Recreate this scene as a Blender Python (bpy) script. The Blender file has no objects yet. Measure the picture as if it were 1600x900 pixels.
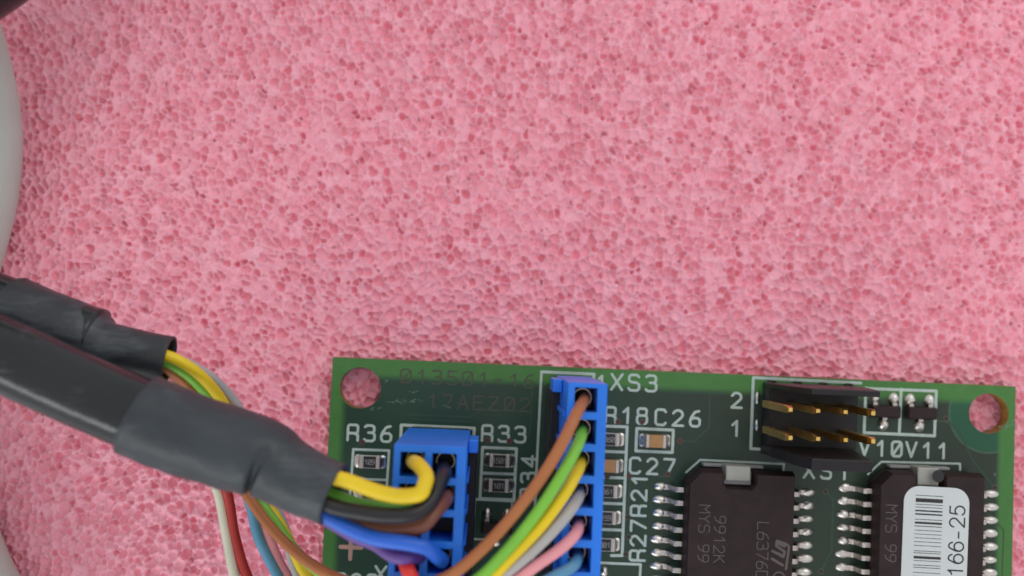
import bpy, bmesh, math, random
import numpy as np
from mathutils import Vector, Matrix, Quaternion
from mathutils.geometry import tessellate_polygon

random.seed(7)
rng = np.random.default_rng(11)
MM = 0.001                       # everything below is written in millimetres
scene = bpy.context.scene
col = scene.collection

# ------------------------------------------------------------------ camera
CAM_H = 100.0                    # lens height above the board surface, mm
FPX = 1610.0                     # focal length in pixels of the 1600 px wide photograph
cam_d = bpy.data.cameras.new('camera')
cam = bpy.data.objects.new('camera', cam_d)
col.objects.link(cam)
cam_d.sensor_width = 36.0
cam_d.lens = 36.0 * FPX / 1600.0
cam_d.clip_start = 0.002
cam_d.clip_end = 20.0
cam_q = Vector((-35.0, -75.0, -FPX)).rotation_difference(Vector((0, 0, -1)))
cam.rotation_mode = 'QUATERNION'
cam.rotation_quaternion = cam_q
cam.location = (0, 0, CAM_H * MM)
cam_d.dof.use_dof = True
cam_d.dof.focus_distance = 0.0925
cam_d.dof.aperture_fstop = 20.0
scene.camera = cam

# ------------------------------------------------------------------ world and lamps
world = bpy.data.worlds.new('World')
scene.world = world
world.use_nodes = True
bg = world.node_tree.nodes['Background']
bg.inputs['Color'].default_value = (0.93, 0.96, 1.0, 1)
bg.inputs['Strength'].default_value = 0.77

def area(name, loc, size, power, color):
    l = bpy.data.lights.new(name, 'AREA')
    l.shape = 'RECTANGLE'; l.size, l.size_y = size
    l.energy = power; l.color = color
    o = bpy.data.objects.new(name, l); col.objects.link(o)
    o.location = loc
    o.rotation_euler = (Vector((0.0, -0.005, 0)) - Vector(loc)).to_track_quat('-Z', 'Y').to_euler()
    return o
area('window_light', (-0.27, -0.46, 0.24), (0.60, 0.11), 1.1, (0.97, 1.0, 0.99))
area('room_light', (0.26, 0.34, 0.42), (0.35, 0.30), 0.6, (1.0, 0.97, 0.94))

scene.view_settings.view_transform = 'Standard'
scene.view_settings.look = 'None'
scene.view_settings.exposure = 0.0
scene.view_settings.gamma = 1.0
scene.view_settings.use_curve_mapping = False
scene.cycles.use_denoising = True
scene.cycles.max_bounces = 10
scene.cycles.diffuse_bounces = 6
scene.cycles.use_adaptive_sampling = True
scene.cycles.adaptive_threshold = 0.03

# ------------------------------------------------------------------ where things stand
def see(px, py, z=0.0):
    """point of the place (mm) at height z that the photograph shows at this pixel"""
    d = cam_q @ Vector((px - 800.0, 450.0 - py, -FPX))
    t = (z - CAM_H) / d.z
    return Vector((d.x * t, d.y * t, z))

O = see(520, 558)
_e = see(1587, 604) - O
ANG = math.atan2(_e.y, _e.x)
BW = _e.length                   # board width, mm
BH = 47.0
BT = 1.6                         # board thickness
ca, sa = math.cos(ANG), math.sin(ANG)
def onb(px, py, z=0.0):
    """the same point in the board's own axes (x along its top edge, y up, origin at its top corner)"""
    p = see(px, py, z) - O
    return Vector((p.x * ca + p.y * sa, -p.x * sa + p.y * ca, z))

# ------------------------------------------------------------------ materials
def mat(name, color, rough=0.5, metal=0.0, spec=0.5, coat=0.0, sss=0.0, sssr=(1, .5, .5), sscale=0.001):
    m = bpy.data.materials.new(name); m.use_nodes = True
    b = m.node_tree.nodes['Principled BSDF']
    b.inputs['Base Color'].default_value = (*color, 1)
    b.inputs['Roughness'].default_value = rough
    b.inputs['Metallic'].default_value = metal
    b.inputs['Specular IOR Level'].default_value = spec
    b.inputs['Coat Weight'].default_value = coat
    b.inputs['Coat Roughness'].default_value = 0.15
    if sss:
        b.inputs['Subsurface Weight'].default_value = sss
        b.inputs['Subsurface Radius'].default_value = sssr
        b.inputs['Subsurface Scale'].default_value = sscale
    return m

def vary(m, scale, amount, rough_amt=0.0, bump=0.0, bscale=None, stretch=(1, 1, 1), detail=4):
    """noise on colour, roughness and fine relief of a plain material"""
    nt = m.node_tree; N = nt.nodes; L = nt.links
    b = N['Principled BSDF']
    tc = N.new('ShaderNodeTexCoord'); mp = N.new('ShaderNodeMapping')
    mp.inputs['Scale'].default_value = stretch
    L.new(tc.outputs['Object'], mp.inputs['Vector'])
    n = N.new('ShaderNodeTexNoise'); n.inputs['Scale'].default_value = scale; n.inputs['Detail'].default_value = detail
    L.new(mp.outputs['Vector'], n.inputs['Vector'])
    c = b.inputs['Base Color'].default_value[:3]
    r = N.new('ShaderNodeMix'); r.data_type = 'RGBA'
    r.inputs['A'].default_value = (*[max(0, x * (1 - amount)) for x in c], 1)
    r.inputs['B'].default_value = (*[min(1, x * (1 + amount)) for x in c], 1)
    mr = N.new('ShaderNodeMapRange'); mr.inputs['From Min'].default_value = .3; mr.inputs['From Max'].default_value = .7
    L.new(n.outputs['Fac'], mr.inputs['Value'])
    L.new(mr.outputs['Result'], r.inputs['Factor'])
    L.new(r.outputs['Result'], b.inputs['Base Color'])
    if rough_amt:
        r0 = b.inputs['Roughness'].default_value
        m2 = N.new('ShaderNodeMapRange')
        m2.inputs['To Min'].default_value = r0 - rough_amt; m2.inputs['To Max'].default_value = r0 + rough_amt
        L.new(n.outputs['Fac'], m2.inputs['Value']); L.new(m2.outputs['Result'], b.inputs['Roughness'])
    if bump:
        n2 = N.new('ShaderNodeTexNoise'); n2.inputs['Scale'].default_value = bscale or scale * 4; n2.inputs['Detail'].default_value = 5
        L.new(mp.outputs['Vector'], n2.inputs['Vector'])
        bp = N.new('ShaderNodeBump'); bp.inputs['Strength'].default_value = bump; bp.inputs['Distance'].default_value = 0.0001
        L.new(n2.outputs['Fac'], bp.inputs['Height']); L.new(bp.outputs['Normal'], b.inputs['Normal'])
    return m

def foam_material():
    m = mat('pink_foam', (0.9, 0.34, 0.43), 0.38, spec=0.5, sss=0.35, sssr=(1.0, 0.25, 0.30), sscale=0.0005)
    nt = m.node_tree; N = nt.nodes; L = nt.links; b = N['Principled BSDF']
    tc = N.new('ShaderNodeTexCoord')
    n1 = N.new('ShaderNodeTexNoise'); n1.inputs['Scale'].default_value = 420; n1.inputs['Detail'].default_value = 5
    L.new(tc.outputs['Object'], n1.inputs['Vector'])
    cr = N.new('ShaderNodeValToRGB')
    cr.color_ramp.elements[0].position = .3; cr.color_ramp.elements[0].color = (0.97, 0.365, 0.455, 1)
    cr.color_ramp.elements[1].position = .7; cr.color_ramp.elements[1].color = (0.98, 0.44, 0.525, 1)
    L.new(n1.outputs['Fac'], cr.inputs['Fac']); L.new(cr.outputs['Color'], b.inputs['Base Color'])
    n2 = N.new('ShaderNodeTexNoise'); n2.inputs['Scale'].default_value = 3500; n2.inputs['Detail'].default_value = 3
    L.new(tc.outputs['Object'], n2.inputs['Vector'])
    bp = N.new('ShaderNodeBump'); bp.inputs['Strength'].default_value = .5; bp.inputs['Distance'].default_value = .00012
    L.new(n2.outputs['Fac'], bp.inputs['Height']); L.new(bp.outputs['Normal'], b.inputs['Normal'])
    return m

CLEAR = onb(1544, 646)           # centre of the copper-free disc round the second mounting hole
def board_material():
    m = mat('green_solder_mask', (.012, .038, .023), 0.32, spec=.42)
    nt = m.node_tree; N = nt.nodes; L = nt.links; b = N['Principled BSDF']
    tc = N.new('ShaderNodeTexCoord'); sp = N.new('ShaderNodeSeparateXYZ')
    L.new(tc.outputs['Object'], sp.inputs['Vector'])
    def ramp(src, a, c, t0=0., t1=1.):
        r = N.new('ShaderNodeMapRange'); r.interpolation_type = 'SMOOTHSTEP'
        r.inputs['From Min'].default_value = a * MM; r.inputs['From Max'].default_value = c * MM
        r.inputs['To Min'].default_value = t0; r.inputs['To Max'].default_value = t1
        L.new(src, r.inputs['Value']); return r.outputs['Result']
    def op(kind, a, c):
        n = N.new('ShaderNodeMath'); n.operation = kind
        for i, s in enumerate((a, c)):
            if isinstance(s, (int, float)): n.inputs[i].default_value = s
            else: L.new(s, n.inputs[i])
        return n.outputs[0]
    def mix(f, A, B):
        n = N.new('ShaderNodeMix'); n.data_type = 'RGBA'
        L.new(f, n.inputs['Factor'])
        for k, s in (('A', A), ('B', B)):
            if isinstance(s, tuple): n.inputs[k].default_value = (*s, 1)
            else: L.new(s, n.inputs[k])
        return n.outputs['Result']
    # copper pour inside the board stops short of its edges: 1 = copper below
    inside = op('MINIMUM', op('MINIMUM', ramp(sp.outputs['X'], .75, 1.75), ramp(sp.outputs['X'], BW - 1.2, BW - 1.9)),
                ramp(sp.outputs['Y'], -1.25, -2.15))
    dist = N.new('ShaderNodeVectorMath'); dist.operation = 'DISTANCE'
    cmb = N.new('ShaderNodeCombineXYZ'); L.new(sp.outputs['X'], cmb.inputs[0]); L.new(sp.outputs['Y'], cmb.inputs[1])
    L.new(cmb.outputs[0], dist.inputs[0]); dist.inputs[1].default_value = (CLEAR.x * MM, CLEAR.y * MM, 0)
    disc = ramp(dist.outputs['Value'], 3.72, 3.8)
    rim = op('SUBTRACT', ramp(dist.outputs['Value'], 3.7, 3.8), ramp(dist.outputs['Value'], 3.86, 3.96))
    n = N.new('ShaderNodeTexNoise'); n.inputs['Scale'].default_value = 95; n.inputs['Detail'].default_value = 3
    L.new(tc.outputs['Object'], n.inputs['Vector'])
    brown = op('ADD', ramp(sp.outputs['X'], 16, 44, 0, .75), op('MULTIPLY', op('SUBTRACT', n.outputs['Fac'], .5), 1.6))
    cl = N.new('ShaderNodeClamp'); L.new(brown, cl.inputs['Value'])
    c1 = mix(cl.outputs[0], (.0125, .050, .028), (.026, .036, .023))
    n2 = N.new('ShaderNodeTexNoise'); n2.inputs['Scale'].default_value = 900; n2.inputs['Detail'].default_value = 4
    L.new(tc.outputs['Object'], n2.inputs['Vector'])
    edgec = mix(n2.outputs['Fac'], (.042, .165, .030), (.075, .205, .048))
    c2 = mix(disc, (.016, .088, .042), c1)
    c3 = mix(op('MULTIPLY', rim, .8), c2, (.07, .13, .085))
    c4 = mix(inside, edgec, c3)
    L.new(c4, b.inputs['Base Color'])
    bp = N.new('ShaderNodeBump'); bp.inputs['Strength'].default_value = .12; bp.inputs['Distance'].default_value = .00006
    L.new(n2.outputs['Fac'], bp.inputs['Height']); L.new(bp.outputs['Normal'], b.inputs['Normal'])
    return m

M = {}
M['foam'] = foam_material()
M['board'] = board_material()
M['laminate'] = vary(mat('glass_fibre_laminate', (.30, .17, .035), .6, sss=.2, sscale=.0004), 900, .3)
M['copper_text'] = mat('copper_under_mask', (.066, .060, .035), .35)
M['trace'] = mat('track_under_mask', (.045, .065, .035), .35)
M['fiducial'] = vary(mat('bare_copper', (.50, .30, .24), .4, metal=.35), 800, .15)
M['silk'] = vary(mat('silkscreen_ink', (.46, .54, .48), .55), 1500, .10)
M['scuff'] = mat('scuffed_mask', (.15, .23, .18), .6)
M['via'] = mat('via_hole_foam_light', (.11, .008, .014), .45)  # pink foam light through the bore, put into a flat disc's colour
M['viadark'] = mat('via_hole_shade', (.02, .008, .008), .45)  # flat disc as well, the bore's shade put into its colour
M['ic'] = vary(mat('epoxy_package', (.024, .0115, .011), .52, spec=.30), 700, .25, .05, .25, 5000)
M['icmark'] = mat('laser_marking', (.10, .08, .074), .6)
M['tin'] = vary(mat('tinned_lead', (.60, .53, .48), .46, metal=1.0), 900, .12, .08)
M['slug'] = vary(mat('heat_slug', (.38, .375, .33), .50, metal=.2), 500, .10, .05)
M['slugrecess'] = mat('heat_slug_recess', (.30, .29, .29), .45, metal=.3)
M['solder'] = vary(mat('solder', (.72, .68, .63), .32, metal=1.0), 1500, .15, .10, .35, 1800)
M['ceramic'] = mat('resistor_ceramic', (.55, .53, .50), .5)
M['rescoat'] = mat('resistor_coating', (.014, .012, .013), .4)
M['resmark'] = mat('resistor_marking', (.30, .28, .26), .6)
M['cap'] = vary(mat('capacitor_ceramic', (.42, .21, .075), .45), 1200, .10)
M['blue'] = vary(mat('blue_plug_plastic', (.012, .19, .80), .34, spec=.5, sss=.08, sssr=(.2, .4, 1), sscale=.0005), 260, .10, .05, .12, 2500)
M['black'] = vary(mat('black_plastic', (.012, .009, .0105), .42, spec=.36), 400, .2, .06, .12, 2500)
M['gold'] = vary(mat('gold_plating', (.86, .56, .16), .32, metal=1.0), 700, .15, .06)
M['crimp'] = mat('crimp_metal', (.62, .48, .40), .35, metal=1.0)
M['jacket'] = vary(mat('black_cable_jacket', (.009, .010, .0115), .22, spec=.5), 160, .25, .06, .25, 1400)
M['shrink'] = vary(mat('heat_shrink', (.030, .037, .043), .47, spec=.5), 180, .22, .09, .7, 1100)
M['shrinkdark'] = vary(mat('heat_shrink_thin', (.025, .027, .031), .43, spec=.5), 180, .22, .09, .7, 1100)
def scuffed(m, colour, amount, stretch, scale, lo, hi):
    """pale rub marks with a shape of their own"""
    nt = m.node_tree; N = nt.nodes; L = nt.links; b = N['Principled BSDF']
    old = b.inputs['Base Color'].links[0].from_socket
    tc = N.new('ShaderNodeTexCoord'); mp = N.new('ShaderNodeMapping')
    mp.inputs['Rotation'].default_value = (0, 0, math.radians(22)); mp.inputs['Scale'].default_value = stretch
    L.new(tc.outputs['Object'], mp.inputs['Vector'])
    a = N.new('ShaderNodeTexNoise'); a.inputs['Scale'].default_value = scale; a.inputs['Detail'].default_value = 8; a.inputs['Roughness'].default_value = .7
    c = N.new('ShaderNodeTexNoise'); c.inputs['Scale'].default_value = scale * .22; c.inputs['Detail'].default_value = 2
    L.new(mp.outputs['Vector'], a.inputs['Vector']); L.new(tc.outputs['Object'], c.inputs['Vector'])
    mu = N.new('ShaderNodeMath'); mu.operation = 'MULTIPLY'; L.new(a.outputs['Fac'], mu.inputs[0]); L.new(c.outputs['Fac'], mu.inputs[1])
    r = N.new('ShaderNodeMapRange'); r.inputs['From Min'].default_value = lo; r.inputs['From Max'].default_value = hi; r.inputs['To Max'].default_value = amount
    L.new(mu.outputs[0], r.inputs['Value'])
    x = N.new('ShaderNodeMix'); x.data_type = 'RGBA'; L.new(r.outputs['Result'], x.inputs['Factor']); L.new(old, x.inputs['A'])
    x.inputs['B'].default_value = (*colour, 1); L.new(x.outputs['Result'], b.inputs['Base Color'])
    return m
scuffed(M['shrink'], (.10, .115, .125), .45, (.45, 1.6, 1), 700, .27, .42)
scuffed(M['shrinkdark'], (.11, .125, .14), .55, (.35, 1.8, 1), 600, .25, .38)
scuffed(M['jacket'], (.09, .10, .11), .6, (.3, 2.5, 1), 900, .30, .42)
M['greycable'] = vary(mat('grey_cable_jacket', (.46, .475, .43), .50), 120, .06, .05, .15, 1500)
M['sticker'] = vary(mat('paper_sticker', (.58, .605, .60), .45), 500, .02, .04, .05, 4000)
M['ink'] = mat('printed_ink', (.028, .022, .022), .5)
WIRE = dict(yellow=(.80, .56, .006), green=(.20, .52, .045), darkgreen=(.11, .36, .025), brown=(.42, .14, .042), orange=(.45, .17, .05),
            grey=(.42, .40, .385), pink=(.80, .31, .34), blue=(.10, .29, .45), white=(.66, .62, .48),
            red=(.42, .020, .014), black=(.010, .009, .010), darkbrown=(.20, .065, .035), royal=(.018, .125, .62),
            purple=(.13, .055, .27), brightred=(.72, .030, .018))
for k, c in WIRE.items():
    M['wire_' + k] = vary(mat('wire_insulation_' + k, c, .38, spec=.5, sss=.05, sscale=.0004), 300, .07, .05, .10, 2500)

# ------------------------------------------------------------------ mesh helpers
class MB:
    def __init__(self): self.v = []; self.f = []; self.mi = []; self.cur = 0
    def add(self, vs, fs):
        o = len(self.v)
        self.v += [tuple(p) for p in vs]
        for f in fs: self.f.append(tuple(i + o for i in f)); self.mi.append(self.cur)
    def box(self, x0, x1, y0, y1, z0, z1):
        v = [(x0, y0, z0), (x1, y0, z0), (x1, y1, z0), (x0, y1, z0), (x0, y0, z1), (x1, y0, z1), (x1, y1, z1), (x0, y1, z1)]
        self.add(v, [(3, 2, 1, 0), (4, 5, 6, 7), (0, 1, 5, 4), (1, 2, 6, 5), (2, 3, 7, 6), (3, 0, 4, 7)])
    def loops(self, ls, closed_caps=True):
        """skin between equal-length rings of points"""
        n = len(ls[0]); o = len(self.v)
        vs = [p for l in ls for p in l]; fs = []
        for i in range(len(ls) - 1):
            for j in range(n):
                k = (j + 1) % n
                fs.append((i * n + j, i * n + k, (i + 1) * n + k, (i + 1) * n + j))
        if closed_caps == 'concave':
            for k in (0, len(ls) - 1):
                fs += [tuple(k * n + i for i in t) for t in tessellate_polygon([[Vector(p) for p in ls[k]]])]
        elif closed_caps:
            fs.append(tuple(reversed(range(n)))); fs.append(tuple(range((len(ls) - 1) * n, len(ls) * n)))
        self.add(vs, fs)
    def prism(self, poly, z0, z1):
        self.loops([[(x, y, z0) for x, y in poly], [(x, y, z1) for x, y in poly]])
    def build(self, name, m, parent=None, smooth=False, bevel=0.0, segs=1, angle=None):
        me = bpy.data.meshes.new(name)
        me.from_pydata([(x * MM, y * MM, z * MM) for x, y, z in self.v], [], self.f)
        mats = m if isinstance(m, (list, tuple)) else [m]
        for q in mats: me.materials.append(q)
        if len(mats) > 1: me.polygons.foreach_set('material_index', self.mi)
        bm = bmesh.new(); bm.from_mesh(me); bmesh.ops.recalc_face_normals(bm, faces=bm.faces); bm.to_mesh(me); bm.free()
        if smooth: me.shade_smooth()
        if smooth and angle: me.set_sharp_from_angle(angle=math.radians(angle))
        o = bpy.data.objects.new(name, me); col.objects.link(o)
        if parent: o.parent = parent
        if bevel:
            b = o.modifiers.new('edge', 'BEVEL'); b.width = bevel * MM; b.segments = segs; b.limit_method = 'ANGLE'; b.angle_limit = math.radians(35)
        return o

def share(src, loc, parent, rotz=0.0, name=None):
    """another object on the same mesh"""
    o = bpy.data.objects.new(name or src.name.split('.')[0], src.data); col.objects.link(o)
    o.location = tuple(c * MM for c in loc); o.rotation_euler = (0, 0, rotz); o.parent = parent
    for md in src.modifiers:
        if md.type == 'BEVEL':
            b = o.modifiers.new('edge', 'BEVEL'); b.width = md.width; b.segments = md.segments; b.limit_method = 'ANGLE'; b.angle_limit = md.angle_limit
    return o

def put(o, loc, rotz=0.0):
    o.location = tuple(c * MM for c in loc); o.rotation_euler = (0, 0, rotz); return o

def thing(name, label, cat, loc=(0, 0, 0), rotz=0.0, group=None):
    o = bpy.data.objects.new(name, None); col.objects.link(o)
    o.empty_display_size = .005
    o.location = tuple(c * MM for c in loc); o.rotation_euler = (0, 0, rotz)
    o['label'] = label; o['category'] = cat
    if group: o['group'] = group
    return o

def spline(pts, n=10):
    """Catmull-Rom through points of any dimension (last columns may be radii)"""
    P = np.array(pts, float)
    P = np.vstack([2 * P[0] - P[1], P, 2 * P[-1] - P[-2]])
    out = []
    for i in range(1, len(P) - 2):
        p0, p1, p2, p3 = P[i - 1], P[i], P[i + 1], P[i + 2]
        d = lambda a, b: max(np.linalg.norm((a - b)[:3]), 1e-6) ** .5
        t1 = d(p0, p1); t2 = t1 + d(p1, p2); t3 = t2 + d(p2, p3)
        for k in range(n):
            t = t1 + (t2 - t1) * k / n
            A1 = (t1 - t) / t1 * p0 + t / t1 * p1
            A2 = (t2 - t) / (t2 - t1) * p1 + (t - t1) / (t2 - t1) * p2
            A3 = (t3 - t) / (t3 - t2) * p2 + (t - t2) / (t3 - t2) * p3
            B1 = (t2 - t) / t2 * A1 + t / t2 * A2
            B2 = (t3 - t) / (t3 - t1) * A2 + (t - t1) / (t3 - t1) * A3
            out.append((t2 - t) / (t2 - t1) * B1 + (t - t1) / (t2 - t1) * B2)
    out.append(P[-2])
    return np.array(out)

def sweep(mb, path, radius, sides=14, caps=True, shape=None):
    """tube along a path (mm); radius may be a list; shape(i, angle) scales it"""
    path = [Vector(p[:3]) for p in path]
    n = len(path); up = None; rings = []
    for i, p in enumerate(path):
        t = (path[min(i + 1, n - 1)] - path[max(i - 1, 0)]).normalized()
        if up is None:
            up = Vector((0, 0, 1)) - t * t.z
            if up.length < 1e-3: up = Vector((0, 1, 0))
        up = (up - t * up.dot(t)).normalized()
        side = t.cross(up)
        r = radius[i] if hasattr(radius, '__len__') else radius
        ring = []
        for k in range(sides):
            a = 2 * math.pi * k / sides
            s = shape(i, a) if shape else 1.0
            ring.append(p + (side * math.cos(a) + up * math.sin(a)) * r * s)
        rings.append(ring)
    mb.loops(rings, caps)

# ------------------------------------------------------------------ stroke lettering
def arc(cx, cy, rx, ry, a0, a1, n=8):
    return [(cx + rx * math.cos(math.radians(a0 + (a1 - a0) * i / n)), cy + ry * math.sin(math.radians(a0 + (a1 - a0) * i / n))) for i in range(n + 1)]
oval = arc(.33, .5, .33, .5, 90, 450, 20)
sq0 = [(.12, 0), (.54, 0), (.66, .14), (.66, .86), (.54, 1), (.12, 1), (0, .86), (0, .14), (.12, 0)]
GL = {
    '0': [sq0, [(.1, .15), (.56, .85)]],
    '1': [[(.14, .72), (.42, 1), (.42, 0)]],
    '2': [[(.02, .80)] + arc(.33, .72, .31, .28, 160, -35, 8) + [(0, 0), (.68, 0)]],
    '3': [[(.02, .90), (.14, 1), (.5, 1), (.62, .9), (.62, .64), (.5, .54), (.25, .54)], [(.5, .54), (.66, .42), (.66, .12), (.52, 0), (.12, 0), (.0, .10)]],
    '4': [[(.5, 0), (.5, 1), (0, .3), (.7, .3)]],
    '5': [[(.62, 1), (.08, 1), (.04, .56), (.48, .60), (.64, .46), (.64, .14), (.5, 0), (.12, 0), (0, .08)]],
    '6': [[(.58, 1), (.30, .92), (.06, .55), (0, .3), (.04, .1), (.16, 0), (.5, 0), (.64, .12), (.64, .42), (.5, .54), (.16, .54), (.04, .42)]],
    '7': [[(0, 1), (.66, 1), (.62, .82), (.22, 0)]],
    '8': [[(.12, 0), (.54, 0), (.66, .12), (.66, .42), (.54, .54), (.12, .54), (0, .42), (0, .12), (.12, 0)], [(.14, .54), (.04, .66), (.04, .9), (.14, 1), (.52, 1), (.62, .9), (.62, .66), (.52, .54)]],
    '9': [[(.08, 0), (.36, .08), (.6, .45), (.66, .7), (.62, .9), (.5, 1), (.16, 1), (.02, .88), (.02, .6), (.16, .48), (.5, .48), (.62, .58)]],
    'R': [[(0, 0), (0, .9), (.08, 1), (.54, 1), (.64, .9), (.64, .56), (.54, .46), (0, .46)], [(.42, .46), (.66, .34), (.66, 0)]],
    'C': [[(.66, .86), (.54, 1), (.14, 1), (0, .86), (0, .14), (.14, 0), (.54, 0), (.66, .14)]],
    'X': [[(0, 0), (.68, 1)], [(0, 1), (.68, 0)]],
    'S': [[(.64, .88), (.52, 1), (.14, 1), (.02, .88), (.02, .66), (.14, .54), (.52, .5), (.66, .38), (.66, .12), (.54, 0), (.12, 0), (0, .12)]],
    'V': [[(0, 1), (.34, 0), (.68, 1)]],
    'A': [[(0, 0), (.34, 1), (.68, 0)], [(.12, .34), (.56, .34)]],
    'E': [[(.62, 1), (0, 1), (0, 0), (.62, 0)], [(0, .52), (.5, .52)]],
    'Z': [[(0, 1), (.66, 1), (0, 0), (.66, 0)], [(.16, .5), (.5, .5)]],
    'K': [[(0, 0), (0, 1)], [(.6, 1), (0, .42)], [(.2, .6), (.64, 0)]],
    'L': [[(0, 1), (0, 0), (.6, 0)]],
    'M': [[(0, 0), (0, 1), (.34, .5), (.68, 1), (.68, 0)]],
    'Y': [[(0, 1), (.34, .5), (.68, 1)], [(.34, .5), (.34, 0)]],
    'D': [[(0, 0), (0, 1), (.42, 1), (.66, .78), (.66, .22), (.42, 0), (0, 0)]],
    'P': [[(0, 0), (0, 1), (.52, 1), (.64, .88), (.64, .6), (.52, .48), (0, .48)]],
    '-': [[(.06, .5), (.58, .5)]],
    ' ': [],
}
# rounder figures for the printed sticker
GS = {
    '1': [[(.10, .74), (.24, .80), (.36, 1), (.36, 0)]],
    '2': [[(.03, .72)] + arc(.32, .71, .29, .29, 172, -38, 12) + [(.30, .28), (.03, .0), (.64, 0)]],
    '5': [[(.58, 1), (.14, 1), (.07, .50)] + arc(.31, .33, .31, .33, 130, -150, 14)],
    '6': [[(.61, .76)] + arc(.37, .72, .24, .28, 20, 120, 6) + arc(.40, .36, .37, .50, 150, 185, 4) + arc(.34, .32, .30, .32, 180, 540, 18)],
    '-': [[(.10, .36), (.50, .36)]],
}

def stroke(mb, pts, w, z0, z1, step=0.0):
    """raised rounded lines of width w through 2-D points"""
    for i in range(len(pts) - 1):
        (x0, y0), (x1, y1) = pts[i], pts[i + 1]
        a = math.atan2(y1 - y0, x1 - x0); r = w / 2
        poly = []
        for k in range(6):
            t = a + math.pi / 2 + math.pi * k / 5
            poly.append((x0 + r * math.cos(t), y0 + r * math.sin(t)))
        for k in range(6):
            t = a - math.pi / 2 + math.pi * k / 5
            poly.append((x1 + r * math.cos(t), y1 + r * math.sin(t)))
        mb.prism(poly, z0, z1 + step * (i % 7) + random.random() * step)

def letters(text, h, w, pitch, font=GL, wx=1.0):
    """strokes of a line of text, baseline start at 0,0"""
    out = []
    for i, ch in enumerate(text):
        for s in font.get(ch, []):
            out.append([(i * pitch + x * h * wx, y * h) for x, y in s])
    return out

def write(name, text, at, h, w, pitch, z, m, parent, rot=0.0, font=GL, wx=1.0, thick=.012):
    mb = MB()
    for s in letters(text, h, w, pitch, font, wx): stroke(mb, s, w, 0, thick, .0016)
    o = mb.build(name, m, parent)
    return put(o, (at[0], at[1], z), rot)

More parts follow.
